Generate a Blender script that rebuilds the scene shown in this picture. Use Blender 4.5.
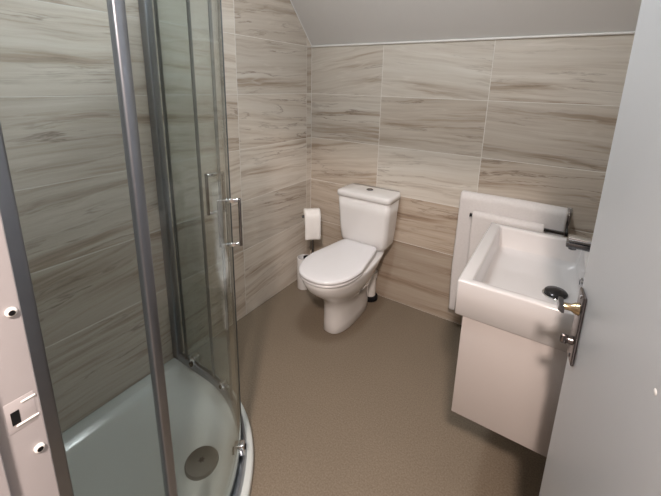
import bpy, bmesh, math, random
from mathutils import Vector, Matrix
for o in list(bpy.data.objects): bpy.data.objects.remove(o, do_unlink=True)
scene = bpy.context.scene
C = scene.collection
random.seed(7)
PI = math.pi

# ------------------------------------------------------------------ camera
CAM = Vector((1.47651, -1.99374, 1.39285))
RM = [[0.842669, 0.537903, 0.023872], [0.145789, -0.185261, -0.971815], [-0.518319, 0.822398, -0.234534]]          # rows: camera right, camera down, camera forward in world axes
cd = bpy.data.cameras.new('camera'); cam = bpy.data.objects.new('camera', cd); C.objects.link(cam)
r_, d_, f_ = (Vector(v) for v in RM)
m3 = Matrix((r_, -d_, -f_)).transposed()
cam.matrix_world = Matrix.Translation(CAM) @ m3.to_4x4()
cd.sensor_fit = 'HORIZONTAL'; cd.sensor_width = 36.0
cd.lens = 355.172 / 661 * 36.0
cd.shift_x = (330.5 - 336.885) / 661
cd.shift_y = (170.382 - 248.0) / 661
cd.clip_start = 0.02
scene.camera = cam

# ------------------------------------------------------------------ world, exposure
w = bpy.data.worlds.new('world'); scene.world = w; w.use_nodes = True
w.node_tree.nodes['Background'].inputs[0].default_value = (0.75, 0.82, 1.0, 1)
w.node_tree.nodes['Background'].inputs[1].default_value = 0.0
vs = scene.view_settings
vs.view_transform = 'Standard'; vs.look = 'None'; vs.gamma = 1.0; vs.use_curve_mapping = False
vs.exposure = 0.0
ROOM_L = 84.0      # radiance of the bathroom's dome lamp
HALL_W = 85.0      # hall ceiling lamp, watts

# ------------------------------------------------------------------ helpers
def link(name, me, mat=None, parent=None, smooth=False, loc=None):
    o = bpy.data.objects.new(name, me); C.objects.link(o)
    if mat is not None and not me.materials: me.materials.append(mat)
    if smooth:
        for q in me.polygons: q.use_smooth = True
    if parent is not None: o.parent = parent
    if loc is not None: o.location = loc
    return o
def tag(o, label=None, cat=None, group=None, kind=None):
    if label: o['label'] = label
    if cat: o['category'] = cat
    if group: o['group'] = group
    if kind: o['kind'] = kind
    return o
def empty(name, loc=(0, 0, 0), rz=0):
    o = bpy.data.objects.new(name, None); C.objects.link(o); o.location = loc; o.rotation_euler = (0, 0, rz)
    o.empty_display_size = 0.05
    return o
def pmesh(name, verts, faces):
    me = bpy.data.meshes.new(name); me.from_pydata([tuple(v) for v in verts], [], faces); me.update()
    bm = bmesh.new(); bm.from_mesh(me); bmesh.ops.recalc_face_normals(bm, faces=bm.faces); bm.to_mesh(me); bm.free()
    return me
def bm_mesh(name, bm):
    bmesh.ops.recalc_face_normals(bm, faces=bm.faces)
    me = bpy.data.meshes.new(name); bm.to_mesh(me); bm.free(); return me
def add_box(bm, x0, x1, y0, y1, z0, z1):
    v = [bm.verts.new(q) for q in ((x0,y0,z0),(x1,y0,z0),(x1,y1,z0),(x0,y1,z0),(x0,y0,z1),(x1,y0,z1),(x1,y1,z1),(x0,y1,z1))]
    for f in ((0,3,2,1),(4,5,6,7),(0,1,5,4),(1,2,6,5),(2,3,7,6),(3,0,4,7)): bm.faces.new([v[i] for i in f])
    return v
def box(name, x0, x1, y0, y1, z0, z1, mat, parent=None, bevel=0.0, seg=2, loc=None):
    bm = bmesh.new(); add_box(bm, x0, x1, y0, y1, z0, z1)
    if bevel:
        bmesh.ops.bevel(bm, geom=list(bm.edges), offset=bevel, segments=seg, profile=0.5, affect='EDGES')
    me = bm_mesh(name, bm)
    return link(name, me, mat, parent, smooth=False if not bevel else True, loc=loc)
def rings(name, rr, mat, parent=None, cap0=True, cap1=True, smooth=True, closed=True, loc=None):
    """loft a list of rings (equal vertex counts)"""
    n = len(rr[0]); verts = [v for r in rr for v in r]; faces = []
    for i in range(len(rr) - 1):
        for j in range(n if closed else n - 1):
            k = (j + 1) % n
            faces.append((i*n+j, i*n+k, (i+1)*n+k, (i+1)*n+j))
    if cap0: faces.append(tuple(range(n))[::-1])
    if cap1: faces.append(tuple((len(rr)-1)*n + j for j in range(n)))
    o = link(name, pmesh(name, verts, faces), mat, parent, smooth, loc)
    return o
def sharp(o, ang=35):
    me = o.data
    bm = bmesh.new(); bm.from_mesh(me)
    for e in bm.edges:
        if len(e.link_faces) == 2 and e.calc_face_angle(0) > math.radians(ang): e.smooth = False
    bm.to_mesh(me); bm.free(); return o
def lathe(name, prof, mat, parent=None, n=40, loc=(0,0,0), axis='z', cap0=True, cap1=True):
    rr = []
    for r, h in prof:
        ring = []
        for k in range(n):
            a = 2*PI*k/n; c, s = r*math.cos(a), r*math.sin(a)
            ring.append({'z': (c, s, h), 'y': (c, h, s), 'x': (h, c, s)}[axis])
        rr.append(ring)
    return sharp(rings(name, rr, mat, parent, cap0, cap1, True, True, loc), 40)
def tube(name, pts, rad, mat, parent=None, n=14, flat=1.0):
    """round tube along a polyline"""
    pts = [Vector(q) for q in pts]; rr = []; up = Vector((0, 0, 1)); prev = None
    for i, q in enumerate(pts):
        t = (pts[min(i+1, len(pts)-1)] - pts[max(i-1, 0)]).normalized()
        if prev is None:
            a = t.cross(up)
            if a.length < 1e-3: a = t.cross(Vector((1, 0, 0)))
            a.normalize()
        else:
            a = (prev - t*prev.dot(t)).normalized()
        prev = a; b = t.cross(a)
        rd = rad[i] if isinstance(rad, (list, tuple)) else rad
        rr.append([q + a*rd*math.cos(2*PI*k/n) + b*rd*flat*math.sin(2*PI*k/n) for k in range(n)])
    return sharp(rings(name, rr, mat, parent), 50)
def sweep(name, path, prof, mat, parent=None, smooth=False):
    """sweep a closed (offset, z) section along an XY path; offset grows to the path's right-hand side"""
    rr = []
    for i, q in enumerate(path):
        a = Vector(path[max(i-1, 0)]); b = Vector(path[min(i+1, len(path)-1)])
        t = (b - a).normalized(); nrm = Vector((t.y, -t.x))
        rr.append([(q[0]+nrm.x*o, q[1]+nrm.y*o, z) for o, z in prof])
    return sharp(rings(name, rr, mat, parent, smooth=True), 40)

# ------------------------------------------------------------------ materials
def mat(name, col, rough=0.5, metal=0.0, spec=0.5, coat=0.0, bump=None, mottle=None):
    m = bpy.data.materials.new(name); m.use_nodes = True; nt = m.node_tree
    b = nt.nodes['Principled BSDF']
    b.inputs['Base Color'].default_value = (*col, 1); b.inputs['Roughness'].default_value = rough
    b.inputs['Metallic'].default_value = metal; b.inputs['Specular IOR Level'].default_value = spec
    b.inputs['Coat Weight'].default_value = coat; b.inputs['Coat Roughness'].default_value = 0.08
    tc = nt.nodes.new('ShaderNodeTexCoord')
    if mottle:
        sc, amt = mottle
        n = nt.nodes.new('ShaderNodeTexNoise'); n.inputs['Scale'].default_value = sc; n.inputs['Detail'].default_value = 5
        nt.links.new(tc.outputs['Object'], n.inputs['Vector'])
        mx = nt.nodes.new('ShaderNodeMix'); mx.data_type = 'RGBA'
        mx.inputs[6].default_value = (*[c*(1-amt) for c in col], 1); mx.inputs[7].default_value = (*[min(1, c*(1+amt)) for c in col], 1)
        nt.links.new(n.outputs['Fac'], mx.inputs[0]); nt.links.new(mx.outputs[2], b.inputs['Base Color'])
    if bump:
        sc, st = bump
        n2 = nt.nodes.new('ShaderNodeTexNoise'); n2.inputs['Scale'].default_value = sc; n2.inputs['Detail'].default_value = 4
        nt.links.new(tc.outputs['Object'], n2.inputs['Vector'])
        bp = nt.nodes.new('ShaderNodeBump'); bp.inputs['Strength'].default_value = st; bp.inputs['Distance'].default_value = 0.002
        nt.links.new(n2.outputs['Fac'], bp.inputs['Height']); nt.links.new(bp.outputs['Normal'], b.inputs['Normal'])
    return m

def tile_material():
    m = bpy.data.materials.new('veined_stone_tile'); m.use_nodes = True; nt = m.node_tree; N = nt.nodes; L = nt.links
    b = N['Principled BSDF']; b.inputs['Roughness'].default_value = 0.38; b.inputs['Specular IOR Level'].default_value = 0.4
    tc = N.new('ShaderNodeTexCoord'); oi = N.new('ShaderNodeObjectInfo')
    rnd = N.new('ShaderNodeMath'); rnd.operation = 'MULTIPLY'; rnd.inputs[1].default_value = 61.0
    L.new(oi.outputs['Random'], rnd.inputs[0])
    cmb = N.new('ShaderNodeCombineXYZ'); L.new(rnd.outputs[0], cmb.inputs['X']); L.new(rnd.outputs[0], cmb.inputs['Z'])
    add = N.new('ShaderNodeVectorMath'); add.operation = 'ADD'
    L.new(tc.outputs['Object'], add.inputs[0]); L.new(cmb.outputs[0], add.inputs[1])
    # slow warp bends the bands up and down along the tile
    wmap = N.new('ShaderNodeMapping'); wmap.inputs['Scale'].default_value = (2.2, 2.2, 3.0); L.new(add.outputs[0], wmap.inputs['Vector'])
    wn = N.new('ShaderNodeTexNoise'); wn.inputs['Scale'].default_value = 1.0; wn.inputs['Detail'].default_value = 3.0; L.new(wmap.outputs[0], wn.inputs['Vector'])
    wsub = N.new('ShaderNodeVectorMath'); wsub.operation = 'SUBTRACT'; wsub.inputs[1].default_value = (.5, .5, .5); L.new(wn.outputs['Color'], wsub.inputs[0])
    wmul = N.new('ShaderNodeVectorMath'); wmul.operation = 'MULTIPLY'; wmul.inputs[1].default_value = (0.0, 0.0, 0.06); L.new(wsub.outputs[0], wmul.inputs[0])
    wv0 = N.new('ShaderNodeVectorMath'); wv0.operation = 'ADD'; L.new(add.outputs[0], wv0.inputs[0]); L.new(wmul.outputs[0], wv0.inputs[1])
    r7 = N.new('ShaderNodeMath'); r7.operation = 'MULTIPLY'; r7.inputs[1].default_value = 17.31; L.new(oi.outputs['Random'], r7.inputs[0])
    fr = N.new('ShaderNodeMath'); fr.operation = 'FRACT'; L.new(r7.outputs[0], fr.inputs[0])
    sl = N.new('ShaderNodeMapRange'); sl.inputs['To Min'].default_value = -0.16; sl.inputs['To Max'].default_value = 0.16; L.new(fr.outputs[0], sl.inputs['Value'])
    sx = N.new('ShaderNodeSeparateXYZ'); L.new(tc.outputs['Object'], sx.inputs[0])
    sm = N.new('ShaderNodeMath'); sm.operation = 'MULTIPLY'; L.new(sx.outputs['X'], sm.inputs[0]); L.new(sl.outputs[0], sm.inputs[1])
    sc_ = N.new('ShaderNodeCombineXYZ'); L.new(sm.outputs[0], sc_.inputs['Z'])
    wv = N.new('ShaderNodeVectorMath'); wv.operation = 'ADD'; L.new(wv0.outputs[0], wv.inputs[0]); L.new(sc_.outputs[0], wv.inputs[1])
    def noise(sx, sz, det, rough=0.55, dist=0.0, off=0.0):
        mp = N.new('ShaderNodeMapping'); mp.inputs['Scale'].default_value = (sx, sx, sz); mp.inputs['Location'].default_value = (off, off*.7, off*1.3)
        L.new(wv.outputs[0], mp.inputs['Vector'])
        n = N.new('ShaderNodeTexNoise'); n.inputs['Scale'].default_value = 1; n.inputs['Detail'].default_value = det
        n.inputs['Roughness'].default_value = rough; n.inputs['Distortion'].default_value = dist
        L.new(mp.outputs[0], n.inputs['Vector']); return n.outputs['Fac']
    def ramp(fac, stops):
        r = N.new('ShaderNodeValToRGB'); e = r.color_ramp.elements
        while len(e) < len(stops): e.new(0.5)
        for q, (p, c) in zip(e, stops): q.position = p; q.color = (*c, 1) if len(c) == 3 else c
        L.new(fac, r.inputs['Fac']); return r.outputs['Color']
    def mix(fac, a, bb, mode='MIX'):
        x = N.new('ShaderNodeMix'); x.data_type = 'RGBA'; x.blend_type = mode
        if isinstance(fac, (int, float)): x.inputs[0].default_value = fac
        else: L.new(fac, x.inputs[0])
        for s, v in ((6, a), (7, bb)):
            if isinstance(v, tuple): x.inputs[s].default_value = (*v, 1)
            else: L.new(v, x.inputs[s])
        return x.outputs[2]
    band = ramp(noise(1.0, 20, 7, 0.62, 0.2), [(0.27, (0.215, 0.17, 0.13)), (0.38, (0.37, 0.31, 0.25)), (0.48, (0.52, 0.48, 0.425)), (0.70, (0.62, 0.60, 0.555))])
    streak = ramp(noise(1.6, 75, 3, 0.6, 0.2, 3.1), [(0.3, (0.36, 0.35, 0.34)), (0.7, (0.62, 0.62, 0.62))])
    col = mix(0.32, band, streak, 'OVERLAY')
    # calmer patches inside a tile
    calm = N.new('ShaderNodeMapRange'); calm.inputs['From Min'].default_value = 0.46; calm.inputs['From Max'].default_value = 0.64; calm.inputs['To Max'].default_value = 0.5; calm.clamp = True
    L.new(noise(1.4, 6, 2, 0.5, 0, 55.0), calm.inputs['Value'])
    col = mix(calm.outputs[0], col, (0.53, 0.50, 0.45))
    # thin darker veins where a noise crosses its middle value
    def vein(fac, width):
        s = N.new('ShaderNodeMath'); s.operation = 'SUBTRACT'; s.inputs[1].default_value = 0.5; L.new(fac, s.inputs[0])
        a = N.new('ShaderNodeMath'); a.operation = 'ABSOLUTE'; L.new(s.outputs[0], a.inputs[0])
        mr = N.new('ShaderNodeMapRange'); mr.inputs['From Min'].default_value = 0.0; mr.inputs['From Max'].default_value = width
        mr.inputs['To Min'].default_value = 1.0; mr.inputs['To Max'].default_value = 0.0; mr.clamp = True
        L.new(a.outputs[0], mr.inputs['Value']); return mr.outputs[0]
    v1 = vein(noise(0.9, 10, 7, 0.6, 0.15, 7.7), 0.014)
    mask = N.new('ShaderNodeMapRange'); mask.inputs['From Min'].default_value = 0.42; mask.inputs['From Max'].default_value = 0.62; mask.clamp = True
    L.new(noise(2.0, 6, 2, 0.5, 0, 21.0), mask.inputs['Value'])
    mm = N.new('ShaderNodeMath'); mm.operation = 'MULTIPLY'; L.new(v1, mm.inputs[0]); L.new(mask.outputs[0], mm.inputs[1])
    m2 = N.new('ShaderNodeMath'); m2.operation = 'MULTIPLY'; m2.inputs[1].default_value = 0.75; L.new(mm.outputs[0], m2.inputs[0])
    col = mix(m2.outputs[0], col, (0.17, 0.125, 0.095))
    # a pale vein here and there
    v2 = vein(noise(0.7, 10, 4, 0.5, 0.3, 40.3), 0.012)
    m4 = N.new('ShaderNodeMath'); m4.operation = 'MULTIPLY'; m4.inputs[1].default_value = 0.45; L.new(v2, m4.inputs[0])
    col = mix(m4.outputs[0], col, (0.63, 0.60, 0.55))
    # one tile is a little paler than the next
    hs = N.new('ShaderNodeHueSaturation'); mr = N.new('ShaderNodeMapRange'); mr.inputs['To Min'].default_value = 0.98; mr.inputs['To Max'].default_value = 1.22
    L.new(oi.outputs['Random'], mr.inputs['Value']); L.new(mr.outputs[0], hs.inputs['Value']); L.new(col, hs.inputs['Color'])
    # tiles range from pale to a darker tan: the amount is stored in the tile's object colour
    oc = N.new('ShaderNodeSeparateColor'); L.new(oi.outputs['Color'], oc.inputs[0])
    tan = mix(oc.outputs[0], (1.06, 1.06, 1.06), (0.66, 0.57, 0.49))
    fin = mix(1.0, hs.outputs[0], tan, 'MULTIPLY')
    L.new(fin, b.inputs['Base Color'])
    return m

def floor_material():
    m = bpy.data.materials.new('speckled_vinyl'); m.use_nodes = True; nt = m.node_tree; N = nt.nodes; L = nt.links
    b = N['Principled BSDF']; b.inputs['Roughness'].default_value = 0.45; b.inputs['Specular IOR Level'].default_value = 0.35
    tc = N.new('ShaderNodeTexCoord')
    n = N.new('ShaderNodeTexNoise'); n.inputs['Scale'].default_value = 170; n.inputs['Detail'].default_value = 2; L.new(tc.outputs['Object'], n.inputs['Vector'])
    r = N.new('ShaderNodeValToRGB'); e = r.color_ramp.elements
    e[0].position = 0.32; e[0].color = (0.152, 0.121, 0.087, 1); e[1].position = 0.68; e[1].color = (0.218, 0.178, 0.134, 1)
    L.new(n.outputs['Fac'], r.inputs['Fac'])
    n2 = N.new('ShaderNodeTexNoise'); n2.inputs['Scale'].default_value = 3; n2.inputs['Detail'].default_value = 4; L.new(tc.outputs['Object'], n2.inputs['Vector'])
    mr = N.new('ShaderNodeMapRange'); mr.inputs['To Min'].default_value = 0.93; mr.inputs['To Max'].default_value = 1.07; L.new(n2.outputs['Fac'], mr.inputs['Value'])
    hs = N.new('ShaderNodeHueSaturation'); L.new(mr.outputs[0], hs.inputs['Value']); L.new(r.outputs[0], hs.inputs['Color'])
    L.new(hs.outputs[0], b.inputs['Base Color'])
    bp = N.new('ShaderNodeBump'); bp.inputs['Strength'].default_value = 0.05; bp.inputs['Distance'].default_value = 0.001
    L.new(n.outputs['Fac'], bp.inputs['Height']); L.new(bp.outputs[0], b.inputs['Normal'])
    return m

def glass_material(name, tint, rough=0.0, fres=1.45):
    m = bpy.data.materials.new(name); m.use_nodes = True; nt = m.node_tree; N = nt.nodes; L = nt.links
    N.remove(N['Principled BSDF'])
    t = N.new('ShaderNodeBsdfTransparent'); t.inputs[0].default_value = (*tint, 1)
    g = N.new('ShaderNodeBsdfGlossy'); g.inputs['Roughness'].default_value = rough; g.inputs['Color'].default_value = (0.9, 0.95, 0.93, 1)
    lw = N.new('ShaderNodeLayerWeight'); lw.inputs['Blend'].default_value = 0.5
    pw = N.new('ShaderNodeMath'); pw.operation = 'POWER'; pw.inputs[1].default_value = 5.0; L.new(lw.outputs['Facing'], pw.inputs[0])
    f = N.new('ShaderNodeMath'); f.operation = 'MULTIPLY_ADD'; f.inputs[1].default_value = 0.96; f.inputs[2].default_value = 0.04; L.new(pw.outputs[0], f.inputs[0])   # Schlick
    x = N.new('ShaderNodeMixShader'); L.new(f.outputs[0], x.inputs[0]); L.new(t.outputs[0], x.inputs[1]); L.new(g.outputs[0], x.inputs[2])
    L.new(x.outputs[0], N['Material Output'].inputs['Surface'])
    return m

M = {
 'tile': tile_material(), 'floor': floor_material(),
 'grout': mat('grout', (0.72, 0.70, 0.66), 0.8, mottle=(60, 0.06)),
 'paint': mat('white_wall_paint', (0.68, 0.665, 0.65), 0.7, bump=(160, 0.05), mottle=(3, 0.02)),
 'gloss': mat('white_gloss_paint', (0.42, 0.40, 0.41), 0.32, bump=(90, 0.06), mottle=(8, 0.02)),
 'doorp': mat('white_door_paint', (0.58, 0.59, 0.61), 0.38, bump=(70, 0.05), mottle=(5, 0.015)),
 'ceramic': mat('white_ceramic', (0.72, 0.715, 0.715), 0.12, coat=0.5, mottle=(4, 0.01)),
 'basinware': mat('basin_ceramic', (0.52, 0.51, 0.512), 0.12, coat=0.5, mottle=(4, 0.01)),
 'seat': mat('white_seat_plastic', (0.70, 0.70, 0.72), 0.22, mottle=(4, 0.01)),
 'acrylic': mat('white_acrylic', (0.53, 0.565, 0.555), 0.18, coat=0.3, mottle=(5, 0.015)),
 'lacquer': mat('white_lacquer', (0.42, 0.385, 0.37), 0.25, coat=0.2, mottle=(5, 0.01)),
 'chrome': mat('chrome', (0.72, 0.73, 0.75), 0.10, 1.0, mottle=(30, 0.04)),
 'alu': mat('polished_aluminium', (0.29, 0.31, 0.345), 0.33, 1.0, mottle=(20, 0.05)),
 'darkchrome': mat('dark_chrome', (0.20, 0.20, 0.21), 0.16, 1.0, mottle=(40, 0.08)),
 'blackmetal': mat('black_plated_metal', (0.035, 0.034, 0.036), 0.18, 0.6, mottle=(40, 0.1)),
 'brass': mat('worn_brass', (0.42, 0.34, 0.22), 0.2, 1.0, mottle=(60, 0.08)),
 'bronze': mat('dark_pewter', (0.16, 0.145, 0.145), 0.25, 0.9, mottle=(60, 0.15)),
 'black': mat('black_plastic', (0.008, 0.008, 0.009), 0.7, spec=0.15, mottle=(20, 0.1)),
 'seal': mat('grey_rubber_seal', (0.10, 0.105, 0.105), 0.5, mottle=(40, 0.1)),
 'silicone': mat('white_sealant', (0.80, 0.79, 0.77), 0.5, mottle=(30, 0.03)),
 'towel': mat('white_terry_cloth', (0.63, 0.61, 0.605), 0.95, spec=0.1, bump=(260, 1.0), mottle=(90, 0.07)),
 'paper': mat('tissue_paper', (0.82, 0.80, 0.78), 0.95, spec=0.05, bump=(250, 0.3), mottle=(40, 0.03)),
 'card': mat('grey_card_core', (0.28, 0.23, 0.18), 0.9, mottle=(60, 0.1)),
 'pipe': mat('white_pvc', (0.72, 0.71, 0.69), 0.35, mottle=(10, 0.02)),
 'drain': mat('brushed_steel', (0.24, 0.24, 0.23), 0.30, 1.0, mottle=(60, 0.08)),
 'glass': glass_material('clear_greenish_glass', (0.91, 0.932, 0.927)),
 'glassedge': mat('dark_glass_edge', (0.05, 0.07, 0.065), 0.2, mottle=(20, 0.1)),
}
def lamp_mat(name, col, s):
    m = bpy.data.materials.new(name); m.use_nodes = True; nt = m.node_tree; nt.nodes.remove(nt.nodes['Principled BSDF'])
    e = nt.nodes.new('ShaderNodeEmission'); e.inputs[0].default_value = (*col, 1); e.inputs[1].default_value = s
    nt.links.new(e.outputs[0], nt.nodes['Material Output'].inputs['Surface']); return m

# ------------------------------------------------------------------ room shell
XR = 1.75          # right wall
YF = -1.885        # inner face of the wall with the doorway
YO = -1.985        # its hall face
ZC = 2.40          # flat ceiling
Z0 = 1.637         # sloped ceiling meets the back wall here
SL = 1.10          # slope of the ceiling
YS = -(ZC - Z0) / SL
J = 0.0014         # half a tile joint
XJ, XH, ZD = 0.976, 1.676, 2.02   # door opening left, right, head

tag(box('floor', 0, XR, YO - 0.02, 0, -0.05, 0, M['floor']), kind='structure')
def wall_slab(name, pts, axis, a, b, m):
    """extrude a polygon (u, z) between a and b along the other axis"""
    v = []
    for t in (a, b):
        for u, z in pts: v.append((t, u, z) if axis == 'x' else (u, t, z))
    n = len(pts); f = [tuple(range(n)), tuple(range(n, 2*n))] + [(i, (i+1) % n, n+(i+1) % n, n+i) for i in range(n)]
    return tag(link(name, pmesh(name, v, f), m), kind='structure')
side = [(0.0, 0), (0.0, Z0), (YS, ZC), (YO, ZC), (YO, 0)]
wl = wall_slab('wall_left', side, 'x', -0.10, -0.0007, M['grout'])
wr = wall_slab('wall_right', side, 'x', XR + 0.0007, XR + 0.10, M['grout'])
wb = wall_slab('wall_back', [(-0.1, 0), (XR + 0.1, 0), (XR + 0.1, Z0), (-0.1, Z0)], 'y', 0.0007, 0.10, M['grout'])
wf = tag(empty('wall_front'), kind='structure')
box('wall_panel', -0.1, XJ - 0.03, YO, YF, 0, ZC, M['paint'], wf)
box('wall_panel', XH + 0.03, 2.6, YO, YF, 0, ZC, M['paint'], wf)
box('wall_panel', XJ - 0.03, XH + 0.03, YO, YF, ZD + 0.03, ZC, M['paint'], wf)
T = 0.06
cl = [(-0.1, 0.1, Z0 - 0.1*SL), (XR+0.1, 0.1, Z0 - 0.1*SL), (XR+0.1, YS, ZC), (-0.1, YS, ZC), (-0.1, YO, ZC), (XR+0.1, YO, ZC)]
cl2 = [(x, y, z + T*1.5) for x, y, z in cl]
ceil = link('ceiling', pmesh('ceiling', cl + cl2, [(0,1,2,3),(3,2,5,4),(6,7,8,9),(9,8,11,10),(0,1,7,6),(4,5,11,10),(1,2,8,7),(2,5,11,8),(0,3,9,6),(3,4,10,9)]), M['paint'])
tag(ceil, kind='structure')

# wall tiles: 600 x 300 stack-bonded, every tile an object of its own
def clip(poly, a, b, c):
    """keep a*u + b*v <= c"""
    out = []
    for i in range(len(poly)):
        p, q = poly[i], poly[(i+1) % len(poly)]
        dp, dq = a*p[0]+b*p[1]-c, a*q[0]+b*q[1]-c
        if dp <= 0: out.append(p)
        if (dp < 0 < dq) or (dq < 0 < dp):
            t = dp/(dp-dq); out.append((p[0]+t*(q[0]-p[0]), p[1]+t*(q[1]-p[1])))
    return out
tile_cache = {}; trnd = random.Random(11)
def tile_mesh(poly):
    key = tuple((round(u, 4), round(v, 4)) for u, v in poly)
    if key in tile_cache: return tile_cache[key]
    n = len(poly); cx = sum(q[0] for q in poly)/n; cy = sum(q[1] for q in poly)/n
    back = [(u, 0.0095, v) for u, v in poly]; front = [(u, 0.0008, v) for u, v in poly]
    ins = []
    for u, v in poly:
        du = -0.0008 if u > cx else 0.0008; dv = -0.0008 if v > cy else 0.0008
        ins.append((u+du, 0.0, v+dv))
    f = [tuple(range(2*n, 3*n))]
    for i in range(n):
        k = (i+1) % n
        f += [(i, k, n+k, n+i), (n+i, n+k, 2*n+k, 2*n+i)]
    me = pmesh('wall_tile', back + front + ins, f); me.materials.append(M['tile'])
    tile_cache[key] = me; return me
def tile_wall(parent, cols, place, rz, limit=None, tans=None):
    zj = [0.0] + [0.431 + 0.3*k for k in range(0, 8)]
    for i in range(len(cols)-1):
        for k in range(len(zj)-1):
            u0, u1, v0, v1 = cols[i]+J, cols[i+1]-J, zj[k]+J, zj[k+1]-J
            poly = [(u0, v0), (u1, v0), (u1, v1), (u0, v1)]
            for lim in (limit or []): poly = clip(poly, *lim)
            if len(poly) < 3 or max(q[1] for q in poly)-min(q[1] for q in poly) < 0.012: continue
            o0 = ((u0+u1)/2, (v0+v1)/2)
            loc = [(a-o0[0], b-o0[1]) for a, b in poly]
            o = bpy.data.objects.new('wall_tile', tile_mesh(loc)); C.objects.link(o); o.parent = parent
            o.location = place(*o0); o.rotation_euler = (0, 0, rz)
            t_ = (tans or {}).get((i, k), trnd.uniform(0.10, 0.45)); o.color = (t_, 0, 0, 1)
# left wall: local u runs along +y (rz=90 deg puts local +y on -x, into the wall)
tile_wall(wl, [YF, -1.856, -1.256, -0.656, -0.053, 0.0], lambda u, v: (0, u, v), PI/2, [(SL, 1, Z0-0.002), (0, 1, ZC-0.002)])
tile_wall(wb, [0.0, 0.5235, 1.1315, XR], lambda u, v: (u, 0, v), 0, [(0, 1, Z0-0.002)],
          {(0, 4): 0.25, (1, 4): 0.12, (2, 4): 0.2, (0, 3): 0.2, (1, 3): 0.45, (2, 3): 0.4, (0, 2): 0.5, (1, 2): 0.02, (2, 2): 0.5, (0, 1): 0.65, (1, 1): 0.8, (2, 1): 0.7, (0, 0): 0.75, (1, 0): 0.85, (2, 0): 0.8})  # per-tile tan amounts: lower rows browner and darker than the upper ones
tile_wall(wr, [0.0, 0.6, 1.2, 1.8, -YF], lambda u, v: (XR, -u, v), -PI/2, [(-SL, 1, Z0-0.002), (0, 1, ZC-0.002)])
# sealant bead between tiles and sloped ceiling
def bead(name, a, b, r):
    return tag(tube(name, [a, b], r, M['silicone'], n=8), kind='structure')
bead('trim_1', (0.0, -0.004, Z0-0.004), (XR, -0.004, Z0-0.004), 0.0055)
bead('trim_2', (0.003, -0.004, Z0-0.002), (0.003, YS, ZC-0.004), 0.003)

# hall behind the camera
M['hallpaint'] = mat('hall_wall_paint', (0.30, 0.28, 0.26), 0.8, mottle=(3, 0.03))
tag(box('floor_hall', -0.1, 2.6, -3.3, YO-0.02, -0.05, 0, mat('hall_carpet', (0.30, 0.26, 0.22), 0.9, bump=(300, 0.4), mottle=(40, 0.1))), kind='structure')
tag(box('wall_hall_rear', -0.1, 2.6, -3.4, -3.3, 0, ZC, M['hallpaint']), kind='structure')
tag(box('wall_hall_left', -0.2, -0.1, -3.4, YO, 0, ZC, M['hallpaint']), kind='structure')
tag(box('wall_hall_right', 2.6, 2.7, -3.4, YO, 0, ZC, M['hallpaint']), kind='structure')
tag(box('ceiling_hall', -0.2, 2.7, -3.4, YO, ZC, ZC+0.08, M['hallpaint']), kind='structure')

# ------------------------------------------------------------------ lamps
def ceiling_lamp(name, label, loc, rad, col, watts):
    t = empty(name, loc); tag(t, label, 'lamp')
    lathe('housing', [(rad+0.012, 0.0), (rad+0.012, -0.03), (rad, -0.034)], M['gloss'], t, 48, cap1=False)
    lathe('diffuser', [(rad, -0.030), (rad*0.98, -0.036)], lamp_mat(name+'_glow', col, 3.0), t, 48)
    ld = bpy.data.lights.new(name, 'AREA'); ld.shape = 'DISK'; ld.size = rad*1.9; ld.energy = watts; ld.color = col
    lo = bpy.data.objects.new('lamp_light', ld); C.objects.link(lo); lo.parent = t; lo.location = (0, 0, -0.045)
    return t
dl = empty('ceiling_lamp', (0.90, -1.18, ZC)); tag(dl, 'round opal dome lamp on the bathroom ceiling', 'lamp')
lathe('housing', [(0.14, 0.0), (0.14, -0.018), (0.13, -0.022)], M['gloss'], dl, 48)
dome = [(0.128*math.cos(a*PI/2/8), -0.022-0.075*math.sin(a*PI/2/8)) for a in range(8)] + [(0.004, -0.097)]
lathe('opal_dome', dome, lamp_mat('opal_glow', (0.95, 0.98, 1.0), ROOM_L), dl, 40)
ceiling_lamp('hall_lamp', 'round flush ceiling lamp in the hall outside the doorway', (1.68, -2.62, ZC), 0.10, (1.0, 0.83, 0.74), HALL_W)

# ------------------------------------------------------------------ door frame
jl = tag(empty('trim_3'), kind='structure')
tag(jl, 'white painted door frame with strike plate hole at far left', None)
lin = box('jamb', XJ-0.03, XJ, YO-0.005, YF+0.004, 0, ZD+0.03, M['gloss'], jl, 0.002)
box('door_stop', XJ-0.001, XJ+0.012, YO-0.005, -1.926, 0, ZD, M['gloss'], jl, 0.0015)
box('jamb', XH, XH+0.03, YO-0.005, YF, 0, ZD+0.03, M['gloss'], jl, 0.002)
box('door_stop', XH-0.012, XH+0.001, YO-0.005, -1.926, 0, ZD, M['gloss'], jl, 0.0015)
box('head', XJ, XH, YO-0.005, YF, ZD, ZD+0.03, M['gloss'], jl, 0.002)
box('door_stop', XJ+0.012, XH-0.012, YO-0.005, -1.926, ZD-0.012, ZD+0.001, M['gloss'], jl, 0.0015)
for sx in (-1, 1):
    x = XJ-0.02 if sx < 0 else XH+0.02
    box('architrave', min(x, x+sx*0.06), max(x, x+sx*0.06), YO-0.016, YO, 0, ZD+0.08, M['gloss'], jl, 0.003)
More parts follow.
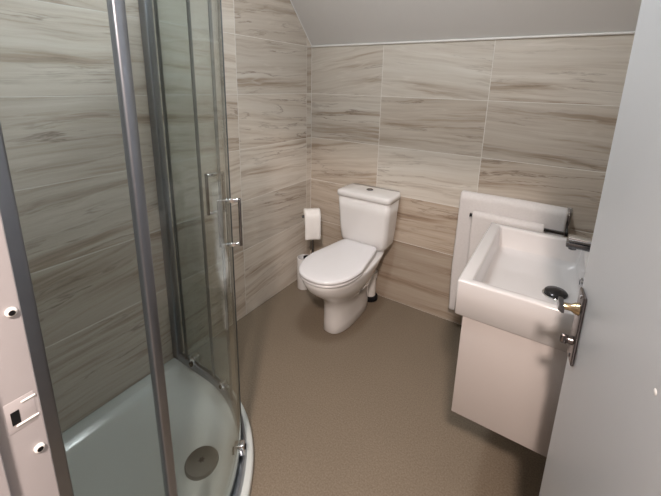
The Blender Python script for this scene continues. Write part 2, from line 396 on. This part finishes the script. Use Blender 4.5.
# strike plate painted over, keep hole, two screw heads
sp = box('strike_plate', XJ-0.0005, XJ+0.0005, -1.914, -1.8865, 0.978, 1.020, M['gloss'], jl, 0.0002)
box('latch_hole', XJ-0.001, XJ+0.0010, -1.910, -1.902, 0.988, 1.006, M['black'], sp)
box('plate_lip', XJ, XJ+0.0020, -1.899, -1.8848, 1.0125, 1.0150, M['silicone'], sp, 0.0008)
box('plate_lip', XJ, XJ+0.0020, -1.907, -1.8848, 0.984, 0.9865, M['silicone'], sp, 0.0008)
for yy, zz in ((-1.8905, 1.132), (-1.8915, 0.937)):
    s = lathe('screw_head', [(0.0056, 0.0), (0.0054, 0.003), (0.0040, 0.0042)], M['silicone'], jl, 18, (XJ, yy, zz), 'x')
    lathe('screw_slot', [(0.0032, 0.0), (0.0032, 0.0048)], M['black'], s, 14, (0, 0, 0), 'x')

# ------------------------------------------------------------------ door, open inwards
A = Vector((1.640, -1.885)); Bv = Vector((1.552, -1.178)); dd = (Bv-A).normalized()
ang = math.atan2(dd.y, dd.x)
WD = 0.692
door = empty('door_1', (A.x, A.y, 0), ang)     # local +x runs to the free edge, local +y is the visible face
tag(door, 'white painted flush door standing open at right', None, kind='structure')
box('door_leaf', 0.0, WD, -0.036, 0.0, 0.008, ZD-0.008, M['doorp'], door, 0.0015)
hd = empty('door_handle', (0, 0, 0)); hd.parent = door
box('backplate', 0.636, 0.681, 0.0, 0.006, 0.872, 1.022, M['bronze'], hd, 0.003)
lathe('neck', [(0.013, 0.005), (0.011, 0.012), (0.007, 0.018), (0.007, 0.036)], M['brass'], hd, 20, (0.658, 0, 0.985), 'y')
rings('lever', [[(x, y+dy, z+dz) for dy, dz in ((-t, -h), (t, -h), (t, h), (-t, h))] for x, y, z, t, h in ((0.674, 0.035, 0.987, 0.003, 0.007), (0.664, 0.036, 0.987, 0.0045, 0.010), (0.650, 0.036, 0.986, 0.004, 0.008), (0.636, 0.034, 0.985, 0.002, 0.004))], M['darkchrome'], hd, smooth=False)
tt = lathe('thumb_turn', [(0.009, 0.005), (0.008, 0.014), (0.006, 0.015), (0.006, 0.016)], M['bronze'], hd, 18, (0.658, 0, 0.915), 'y')
box('turn_grip', -0.0035, 0.0035, 0.014, 0.026, -0.010, 0.010, M['bronze'], tt, 0.003)
for zz in (0.882, 1.012):
    lathe('plate_screw', [(0.004, 0.006), (0.0035, 0.0075)], M['darkchrome'], hd, 12, (0.658, 0, zz), 'y')
for zz in (0.25, 1.75):
    lathe('hinge', [(0.006, -0.05), (0.006, 0.05)], M['darkchrome'], door, 14, (-0.006, -0.040, zz))
lathe('paint_chip', [(0.004, 0.0), (0.003, 0.0007)], M['silicone'], door, 10, (0.336, 0, 1.088), 'y')

# ------------------------------------------------------------------ shower
SX, SY, SR = 0.270, -1.68, 0.583      # centre and radius of the tray's quadrant
TZ = 0.050
def quad_outline(off, n=40):
    """tray outline, inset by off on the curved side and the wall sides, corner at left wall and doorway wall"""
    R = SR-off; x0, y0 = 0.001+off, YF+0.001+off
    pts = [(SX+R, y0)]
    for k in range(n+1):
        a = PI/2*k/n; pts.append((SX+R*math.cos(a), SY+R*math.sin(a)))
    pts += [(x0, SY+R)]
    pts += [(x0, y0)]
    # even out by inserting points on the straight runs
    out = []
    for i, q in enumerate(pts):
        p2 = pts[(i+1) % len(pts)]; L_ = math.dist(q, p2); m_ = 8 if i in (len(pts)-3, len(pts)-2, len(pts)-1, 0) else 1
        for k in range(m_): out.append((q[0]+(p2[0]-q[0])*k/m_, q[1]+(p2[1]-q[1])*k/m_))
    return out
DR = (0.529, -1.380)
def ring_at(off, z): return [(x, y, z) for x, y in quad_outline(off)]
base = quad_outline(0.105)
tr = [ring_at(0.006, 0.0), ring_at(0.0, 0.006), ring_at(0.0, TZ-0.012), ring_at(0.003, TZ-0.004), ring_at(0.010, TZ), ring_at(0.055, TZ), ring_at(0.064, TZ-0.003), ring_at(0.080, TZ-0.018), ring_at(0.105, TZ-0.027)]
for k in (0.75, 0.5, 0.25, 0.06):
    tr.append([(DR[0]+(x-DR[0])*k, DR[1]+(y-DR[1])*k, 0.012+(TZ-0.039)*k) for x, y in base])
tray = rings('shower_tray', tr, M['acrylic']); sharp(tray, 60)
tag(tray, 'white quadrant shower tray with a round grey waste in its floor', 'shower tray')
dr = lathe('drain', [(0.060, 0.010), (0.060, 0.022), (0.056, 0.027), (0.020, 0.031), (0.004, 0.031)], M['drain'], tray, 44, (DR[0], DR[1], 0))
for a in range(3):
    bx = box('drain_slot', -0.011, 0.011, -0.0022, 0.0022, 0.0305, 0.0322, M['black'], dr, 0.0008); bx.rotation_euler = (0, 0, a*PI/3)

enc = empty('shower_enclosure', (0, 0, 0))
tag(enc, 'curved glass shower enclosure with chrome frame and sliding doors', 'shower')
SX, SY = 0.255, -1.69        # the glass runs on a slightly tighter curve
GR = 0.560; GT = 1.88
def gpath(a0, a1, R=GR, n=24, pre=None, post=None):
    pts = []
    if pre is not None: pts.append(pre)
    for k in range(n+1):
        a = math.radians(a0+(a1-a0)*k/n); pts.append((SX+R*math.cos(a), SY+R*math.sin(a)))
    if post is not None: pts.append(post)
    return pts
def strip(path, th, z0, z1, name, m, parent):
    return sweep(name, path, [(-th/2, z0), (th/2, z0), (th/2, z1), (-th/2, z1)], m, parent)
full = [(SX+GR, YF+0.004), (SX+GR, -1.78)] + gpath(0, 90, n=48) + [(0.15, SY+GR), (0.004, SY+GR)]
sweep('bottom_rail', full, [(-0.016, TZ), (0.016, TZ), (0.016, TZ+0.012), (0.012, TZ+0.030), (0.006, TZ+0.032), (0.004, TZ+0.016), (-0.004, TZ+0.016), (-0.006, TZ+0.032), (-0.012, TZ+0.030), (-0.016, TZ+0.012)], M['alu'], enc)
sweep('top_rail', full, [(-0.018, GT), (0.018, GT), (0.018, GT+0.045), (-0.018, GT+0.045)], M['alu'], enc)
# wall profiles
def profile(name, x0, x1, y0, y1):
    o = box(name, x0, x1, y0, y1, TZ, GT+0.045, M['alu'], enc, 0.004); return o
profile('wall_profile', SX+GR-0.014, SX+GR+0.014, YF, -1.829)
profile('wall_profile', 0.0, 0.046, SY+GR-0.016, SY+GR+0.016)
# fixed panes
fp = strip([(SX+GR, -1.838), (SX+GR, -1.652)], 0.006, TZ+0.02, GT, 'fixed_panel', M['glass'], enc)
box('post', SX+GR-0.011, SX+GR+0.011, -1.663, -1.640, TZ+0.004, GT, M['alu'], fp, 0.005)
fp2 = strip([(0.04, SY+GR), (0.288, SY+GR)], 0.006, TZ+0.02, GT, 'fixed_panel', M['glass'], enc)
box('edge_seal', 0.286, 0.293, SY+GR-0.006, SY+GR+0.006, TZ+0.02, GT, M['seal'], fp2, 0.001)
# sliding doors
GD = GR-0.004
d1 = strip(gpath(4, 49.6, GD), 0.006, TZ+0.022, GT, 'sliding_door', M['glass'], enc)
d2 = strip(gpath(69.0, 90, GD, post=(0.10, SY+GD)), 0.006, TZ+0.022, GT, 'sliding_door', M['glass'], enc)
def seal(door_o, a, th=0.008, wid=0.006, m='seal'):
    ar = math.radians(a)
    s = box('edge_seal', -wid/2, wid/2, -th/2, th/2, TZ+0.022, GT, M[m], door_o, 0.0012)
    s.location = (SX+GD*math.cos(ar), SY+GD*math.sin(ar), 0); s.rotation_euler = (0, 0, ar)
seal(d1, 50.0, 0.009, 0.012); seal(d2, 68.7, 0.010, 0.010)
s3 = box('edge_seal', 0.094, 0.101, SY+GD-0.006, SY+GD+0.006, TZ+0.022, GT, M['seal'], d2, 0.001)
def dhandle(door_o, a, zc, hh):
    ar = math.radians(a); base_ = empty('door_pull'); base_.parent = door_o
    base_.location = (SX+GD*math.cos(ar), SY+GD*math.sin(ar), zc); base_.rotation_euler = (0, 0, ar)
    for s in (1, -1):
        box('grip', min(s*0.027, s*0.036), max(s*0.027, s*0.036), -0.006, 0.006, -hh, hh, M['darkchrome'] , base_, 0.002)
    for z in (hh-0.006, -hh+0.006):
        box('pull_arm', -0.036, 0.036, -0.0055, 0.0055, z-0.0055, z+0.0055, M['chrome'], base_, 0.0018)
        for s in (1, -1): lathe('washer', [(0.009, 0.003*s), (0.009, 0.0065*s)], M['chrome'], base_, 18, (0, 0, z), 'x')
dhandle(d1, 47.5, 0.958, 0.080); dhandle(d2, 73.5, 0.985, 0.080)
def roller(door_o, a, z, k=1.0, at=None):
    ar = math.radians(a); t = empty('roller'); t.parent = door_o
    p_ = at or (SX+GD*math.cos(ar), SY+GD*math.sin(ar))
    t.location = (p_[0], p_[1], z); t.rotation_euler = (0, 0, ar); t.scale = (k, k, k)
    box('roller_block', -0.020, 0.016, -0.013, 0.013, -0.020, 0.026, M['chrome'], t, 0.004)
    lathe('roller_wheel', [(0.012, -0.027), (0.012, -0.019)], M['black'], t, 18, (0, 0, -0.004), 'x')
    lathe('roller_cap', [(0.010, 0.015), (0.008, 0.021)], M['black'], t, 16, (0, 0, 0.008), 'x')
for a in (8, 43): roller(d1, a, TZ+0.052)
roller(d2, 90, TZ+0.052, 1.0, (0.165, SY+GD)); roller(d2, 77, TZ+0.045, 0.7)

# ------------------------------------------------------------------ toilet
TX = 0.530
toilet = empty('toilet', (TX, -0.42, 0)); tag(toilet, 'white ceramic close-coupled toilet with lid down against tiled wall', 'toilet')
OFF = Vector((0, 0.42, 0))
def egg(yf, yb, hw, hb, n=64, sq=2.3, sqb=3.2, ymax=None):
    """closed outline: round front (towards -y), squarer back, widest at ymax"""
    ym = ymax if ymax is not None else yf+(yb-yf)*0.45
    pts = []
    for k in range(n):
        a = 2*PI*k/n; c, s = math.cos(a), math.sin(a)
        if s < 0:
            e = 2/sq; x = hw*math.copysign(abs(c)**e, c); y = ym+(ym-yf)*math.copysign(abs(s)**e, s)
        else:
            e = 2/sqb; yy = abs(s)**e; x = (hw+(hb-hw)*yy)*math.copysign(abs(c)**e, c); y = ym+(yb-ym)*yy
        pts.append((x, y))
    return pts
def er(z, *a, **k): return [(x, y+OFF.y, z) for x, y in egg(*a, **k)]
pan = [er(0.0, -0.500, -0.10, 0.076, 0.075, sq=2.6), er(0.006, -0.505, -0.10, 0.081, 0.08, sq=2.6), er(0.06, -0.503, -0.10, 0.079, 0.08, sq=2.6),
       er(0.14, -0.505, -0.10, 0.078, 0.08, sq=2.5), er(0.20, -0.525, -0.09, 0.088, 0.085), er(0.25, -0.568, -0.08, 0.112, 0.09), er(0.30, -0.628, -0.06, 0.138, 0.10),
       er(0.345, -0.675, -0.04, 0.154, 0.12), er(0.385, -0.697, -0.03, 0.162, 0.14), er(0.402, -0.700, -0.025, 0.164, 0.145), er(0.410, -0.694, -0.03, 0.158, 0.14)]
pan = [[(x-0.020*max(0.0, min(1.0, (0.28-z)/0.14)), y-0.006*max(0.0, min(1.0, (0.28-z)/0.14)), z) for x, y, z in r] for r in pan]
rings('pan', pan, M['ceramic'], toilet)
def slab(name, z0, z1, yf, yb, hw, hb, m, parent, r=0.008, **k):
    return rings(name, [er(z0, yf+r*.6, yb-r*.6, hw-r*.6, hb-r*.6, **k), er(z0+r*.5, yf, yb, hw, hb, **k), er(z1-r, yf, yb, hw, hb, **k), er(z1-r*.35, yf+r*.35, yb-r*.3, hw-r*.35, hb-r*.35, **k), er(z1, yf+r*1.3, yb-r, hw-r*1.3, hb-r, **k), er(z1+0.003, yf+0.06, yb-0.05, hw-0.06, hb-0.05, **k)], m, parent)
slab('seat', 0.411, 0.428, -0.708, -0.200, 0.164, 0.120, M['seat'], toilet, sqb=10)
slab('lid', 0.4295, 0.451, -0.712, -0.190, 0.168, 0.118, M['seat'], toilet, 0.009, sqb=14)
for s in (-1, 1):
    lathe('hinge', [(0.010, -0.018), (0.010, 0.018)], M['seat'], toilet, 16, (s*0.075, OFF.y-0.197, 0.432), 'x')
def rrect(hw, y0, y1, r, n=8):
    pts = []
    for cx, cy, a0 in ((hw-r, y1-r, 0), (-hw+r, y1-r, 90), (-hw+r, y0+r, 180), (hw-r, y0+r, 270)):
        for k in range(n+1):
            a = math.radians(a0+90*k/n); pts.append((cx+r*math.cos(a), cy+r*math.sin(a)))
    return pts
def cr(z, hw, y0, y1, r): return [(x, y+OFF.y, z) for x, y in rrect(hw, y0, y1, r)]
cis = rings('cistern', [cr(0.408, 0.105, -0.160, -0.055, 0.05), cr(0.411, 0.130, -0.172, -0.050, 0.045), cr(0.422, 0.148, -0.180, -0.046, 0.04), cr(0.450, 0.160, -0.188, -0.042, 0.035), cr(0.52, 0.166, -0.194, -0.040, 0.032), cr(0.65, 0.173, -0.200, -0.036, 0.030), cr(0.728, 0.177, -0.204, -0.034, 0.030)], M['ceramic'], toilet)
rings('cistern_lid', [cr(0.729, 0.178, -0.206, -0.033, 0.03), cr(0.731, 0.182, -0.210, -0.031, 0.03), cr(0.752, 0.183, -0.211, -0.031, 0.03), cr(0.761, 0.179, -0.207, -0.033, 0.028), cr(0.765, 0.168, -0.196, -0.012, 0.025), cr(0.768, 0.10, -0.14, -0.05, 0.02)], M['ceramic'], cis)
fb = lathe('flush_button', [(0.021, 0.0), (0.021, 0.005), (0.017, 0.007)], M['darkchrome'], cis, 28, (0.0, OFF.y-0.105, 0.766))
lathe('button_inset', [(0.015, 0.006), (0.014, 0.0085)], M['darkchrome'], fb, 24)
sop = lathe('soil_pipe', [(0.036, 0.0), (0.036, 0.16), (0.042, 0.162), (0.042, 0.20)], M['pipe'], toilet, 28, (0.016, OFF.y-0.062, 0))
lathe('pipe_collar', [(0.052, 0.0), (0.052, 0.022), (0.040, 0.03)], M['black'], sop, 28)

# ------------------------------------------------------------------ toilet brush and paper roll
br = empty('toilet_brush_stand', (0.098, -0.205, 0)); tag(br, 'free-standing dark stand with white brush cylinder in the room corner', 'brush stand')
lathe('foot', [(0.022, 0.0), (0.022, 0.004), (0.010, 0.007)], M['darkchrome'], br, 24, (0.020, 0.074, 0))
hol = lathe('brush_holder', [(0.046, 0.0), (0.048, 0.004), (0.048, 0.222), (0.046, 0.228), (0.041, 0.229), (0.040, 0.215), (0.040, 0.02)], M['ceramic'], br, 36, cap1=True)
lathe('brush_lid', [(0.020, 0.218), (0.020, 0.231), (0.012, 0.236)], M['black'], hol, 28, (0.012, 0.010, 0))
tube('post', [(0.020, 0.074, 0.004), (0.020, 0.074, 0.50), (0.020, 0.074, 0.535)], 0.006, M['darkchrome'], br, 14)
RC = Vector((0.162-0.098, -0.205+0.205, 0.540)); AX = Vector((0.72, 0.69, 0)).normalized()
tube('roll_arm', [(0.020, 0.074, 0.532), RC - AX*0.075 + Vector((0.0, 0.02, 0)), RC - AX*0.064, RC, RC + AX*0.060], 0.0055, M['darkchrome'], br, 12)
RRD = 0.055; RX, RZ = 0.162, 0.540
roll = empty('toilet_roll', (RX, -0.205, RZ), math.atan2(0.69, 0.72)-PI/2); tag(roll, 'white toilet paper roll with hanging sheet beside the toilet', 'toilet roll')
lathe('paper', [(0.021, -0.052), (RRD-0.002, -0.052), (RRD, -0.050), (RRD, 0.050), (RRD-0.002, 0.052), (0.021, 0.052), (0.021, -0.052)], M['paper'], roll, 48, axis='y', cap0=False, cap1=False)
lathe('core', [(0.0208, -0.0515), (0.0208, 0.0515), (0.0192, 0.0515), (0.0192, -0.0515), (0.0208, -0.0515)], M['card'], roll, 32, axis='y', cap0=False, cap1=False)
sh = []
for k in range(22):
    t = k/21
    if t < 0.35:
        a = PI/2*(1-t/0.35)+0.0; x, z = (RRD+0.0006)*math.cos(a), (RRD+0.0006)*math.sin(a)
    else:
        u = (t-0.35)/0.65; x, z = RRD+0.0006+0.004*math.sin(u*2.2), -u*0.14
    sh.append((x, z))
sv, sf = [], []
ny = 8
for i, (x, z) in enumerate(sh):
    for j in range(ny+1): sv.append((x+0.0012*math.sin(j*1.1+i*.3)*(i/21), -0.0505+0.101*j/ny, z))
for i in range(len(sh)-1):
    for j in range(ny): sf.append((i*(ny+1)+j, i*(ny+1)+j+1, (i+1)*(ny+1)+j+1, (i+1)*(ny+1)+j))
sheet = link('hanging_sheet', pmesh('hanging_sheet', sv, sf), M['paper'], roll, True)
so = sheet.modifiers.new('thick', 'SOLIDIFY'); so.thickness = 0.0012; so.offset = 1

# ------------------------------------------------------------------ vanity, basin, tap
VX0, VY0, VY1 = 1.311, -1.026, -0.511
VZ0, VZ1 = 0.409, 0.749
van = empty('vanity_unit', (1.53, -0.768, VZ0)); tag(van, 'white wall-hung vanity cabinet under the square basin', 'cabinet')
vo = Vector((-1.53, 0.768, -VZ0))
def vbox(name, x0, x1, y0, y1, z0, z1, m, parent, bev=0.0015):
    return box(name, x0+vo.x, x1+vo.x, y0+vo.y, y1+vo.y, z0+vo.z, z1+vo.z, m, parent, bev)
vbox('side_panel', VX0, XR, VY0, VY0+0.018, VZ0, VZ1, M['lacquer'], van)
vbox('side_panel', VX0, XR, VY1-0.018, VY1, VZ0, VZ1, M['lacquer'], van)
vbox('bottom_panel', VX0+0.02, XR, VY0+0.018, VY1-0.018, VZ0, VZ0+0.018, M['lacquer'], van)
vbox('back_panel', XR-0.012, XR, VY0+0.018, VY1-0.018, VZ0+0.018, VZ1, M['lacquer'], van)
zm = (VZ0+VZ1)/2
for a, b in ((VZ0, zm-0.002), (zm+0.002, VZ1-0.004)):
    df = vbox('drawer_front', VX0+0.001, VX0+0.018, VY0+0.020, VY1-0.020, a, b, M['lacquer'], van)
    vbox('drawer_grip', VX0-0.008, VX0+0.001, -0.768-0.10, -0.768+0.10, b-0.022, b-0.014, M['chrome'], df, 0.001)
# basin: rounded box with a recessed bowl
BX0, BX1, BY0, BY1, BZ0, BZ1 = 1.286, XR, -1.032, -0.488, 0.7495, 0.860
def rr2(x0, x1, y0, y1, r, z, n=6):
    r = max(r, 0.0005); pts = []
    for cx, cy, a0 in ((x1-r, y1-r, 0), (x0+r, y1-r, 90), (x0+r, y0+r, 180), (x1-r, y0+r, 270)):
        for k in range(n+1):
            a = math.radians(a0+90*k/n); pts.append((cx+r*math.cos(a)-1.53, cy+r*math.sin(a)+0.768, z))
    return pts
def bo(i, z, r): return rr2(BX0+i, BX1-i*(0 if i < .02 else 1), BY0+i, BY1-i, r, z)
IX0, IX1, IY0, IY1 = BX0+0.036, BX1-0.148, BY0+0.027, BY1-0.030
def bi(i, z, r): return rr2(IX0+i, IX1-i, IY0+i, IY1-i, r, z)
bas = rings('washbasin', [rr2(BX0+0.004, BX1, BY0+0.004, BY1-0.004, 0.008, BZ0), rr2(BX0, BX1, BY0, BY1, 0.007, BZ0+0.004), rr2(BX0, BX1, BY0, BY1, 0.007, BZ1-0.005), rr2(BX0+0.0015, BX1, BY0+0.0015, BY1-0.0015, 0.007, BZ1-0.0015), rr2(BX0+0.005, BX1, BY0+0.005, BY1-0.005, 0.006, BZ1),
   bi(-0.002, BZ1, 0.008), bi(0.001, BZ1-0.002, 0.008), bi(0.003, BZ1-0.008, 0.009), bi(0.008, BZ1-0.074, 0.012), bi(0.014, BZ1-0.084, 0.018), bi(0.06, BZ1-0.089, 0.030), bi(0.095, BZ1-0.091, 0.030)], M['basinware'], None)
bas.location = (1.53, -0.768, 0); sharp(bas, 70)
tag(bas, 'white square ceramic washbasin with raised rim on the vanity', 'basin')
pl = lathe('drain_plug', [(0.030, 0.0), (0.032, 0.004), (0.032, 0.010), (0.028, 0.014), (0.010, 0.017)], M['blackmetal'], bas, 36, (0.004, -0.012, BZ1-0.091))
lathe('drain_flange', [(0.038, 0.0), (0.036, 0.003)], M['chrome'], bas, 36, (0.004, -0.012, BZ1-0.091))
ov = lathe('overflow_ring', [(0.013, 0.002), (0.013, -0.004), (0.009, -0.005)], M['chrome'], bas, 24, (IX1-1.53-0.008, 0.0, BZ1-0.034), 'x')
lathe('overflow_hole', [(0.0085, -0.004), (0.0085, -0.0056)], M['black'], ov, 20, axis='x')
# square mixer tap on the rear ledge, spout over the bowl
tap = empty('mixer_tap', (1.686, -0.768, BZ1)); tag(tap, 'square chrome mixer tap on the right rim of the basin', 'tap')
box('body', -0.022, 0.022, -0.022, 0.022, 0.0, 0.097, M['chrome'], tap, 0.003)
lathe('base_ring', [(0.028, 0.0), (0.028, 0.004)], M['chrome'], tap, 30)
spo = box('spout', -0.150, -0.018, -0.019, 0.019, 0.074, 0.090, M['darkchrome'], tap, 0.003)
lathe('aerator', [(0.011, 0.075), (0.011, 0.066), (0.008, 0.065)], M['darkchrome'], spo, 24, (-0.132, 0, 0))
box('lever', -0.146, 0.022, -0.018, 0.018, 0.098, 0.106, M['chrome'], tap, 0.002)

# ------------------------------------------------------------------ towel rail and towels
rail = empty('towel_rail', (1.34, 0, 0.80)); tag(rail, 'square chrome double towel rail fixed to the tiled back wall', 'towel rail')
def tbox(name, x0, x1, y0, y1, z0, z1, m, parent, bev=0.0015): return box(name, x0-1.34, x1-1.34, y0, y1, z0-0.80, z1-0.80, m, parent, bev)
tbox('rear_bar', 1.085, 1.562, -0.078, -0.064, 0.811, 0.825, M['chrome'], rail)
tbox('front_bar', 1.138, 1.562, -0.147, -0.133, 0.744, 0.758, M['darkchrome'], rail)
tbox('bar_cap', 1.134, 1.140, -0.149, -0.131, 0.742, 0.760, M['blackmetal'], rail)
br_ = tbox('bracket', 1.558, 1.568, -0.149, -0.002, 0.742, 0.760, M['blackmetal'], rail)
tbox('rear_bracket', 1.558, 1.566, -0.078, -0.002, 0.811, 0.825, M['chrome'], rail)
tbox('wall_plate', 1.552, 1.576, -0.006, 0.0, 0.730, 0.840, M['chrome'], br_)
def towel(name, label, x0, x1, yb, zb, rad, front, back, th, seed, nx=44, wav=0.004):
    rnd = random.Random(seed)
    path = []
    nb = 14
    for k in range(nb): path.append((yb+rad, zb-back+back*k/nb, -(1-k/nb)))
    for k in range(13): a = PI*k/12; path.append((yb+rad*math.cos(a), zb+rad*math.sin(a), 0.0))
    nf = 34
    for k in range(1, nf+1): path.append((yb-rad, zb-front*k/nf, k/nf))
    ph = [rnd.uniform(0, 6.28) for _ in range(6)]
    v, f = [], []
    for i, (y, z, s) in enumerate(path):
        for j in range(nx+1):
            t = j/nx; x = x0+(x1-x0)*t
            amp = wav*min(1, abs(s)*1.6)
            dy = amp*(math.sin(t*9+ph[0]+s*1.2)+0.6*math.sin(t*21+ph[1]-s*2))
            if s > 0: yy = y-abs(dy)*1.0
            elif s < 0: yy = y
            else: yy = y
            edge = 0.006*math.sin(s*5+ph[2])*(1 if t < .5 else -1)*abs(2*t-1)**3
            sag = 0.003*math.sin(t*7+ph[3])
            v.append((x+edge*(abs(s)), yy, z+sag*(0.4 if s == 0 else 1)-(0.004 if t in (0, 1) else 0)))
    n1 = nx+1
    for i in range(len(path)-1):
        for j in range(nx): f.append((i*n1+j, i*n1+j+1, (i+1)*n1+j+1, (i+1)*n1+j))
    cx = (x0+x1)/2
    v = [(x-cx, y, z-zb) for x, y, z in v]
    o = link(name, pmesh(name, v, f), M['towel'], None, True, (cx, 0, zb))
    s = o.modifiers.new('thick', 'SOLIDIFY'); s.thickness = th; s.offset = 1.0 if False else 0.0
    b = o.modifiers.new('round', 'BEVEL'); b.width = th*0.42; b.segments = 3; b.limit_method = 'ANGLE'; b.angle_limit = math.radians(60)
    tag(o, label, 'towel'); return o
towel('bath_towel', 'large white bath towel hanging nearly to the floor behind the basin', 1.068, 1.555, -0.071, 0.818, 0.027, 0.665, 0.55, 0.022, 3)
towel('hand_towel', 'smaller folded white hand towel on the front bar before the bath towel', 1.150, 1.472, -0.140, 0.751, 0.018, 0.36, 0.30, 0.014, 5, 32, 0.003)
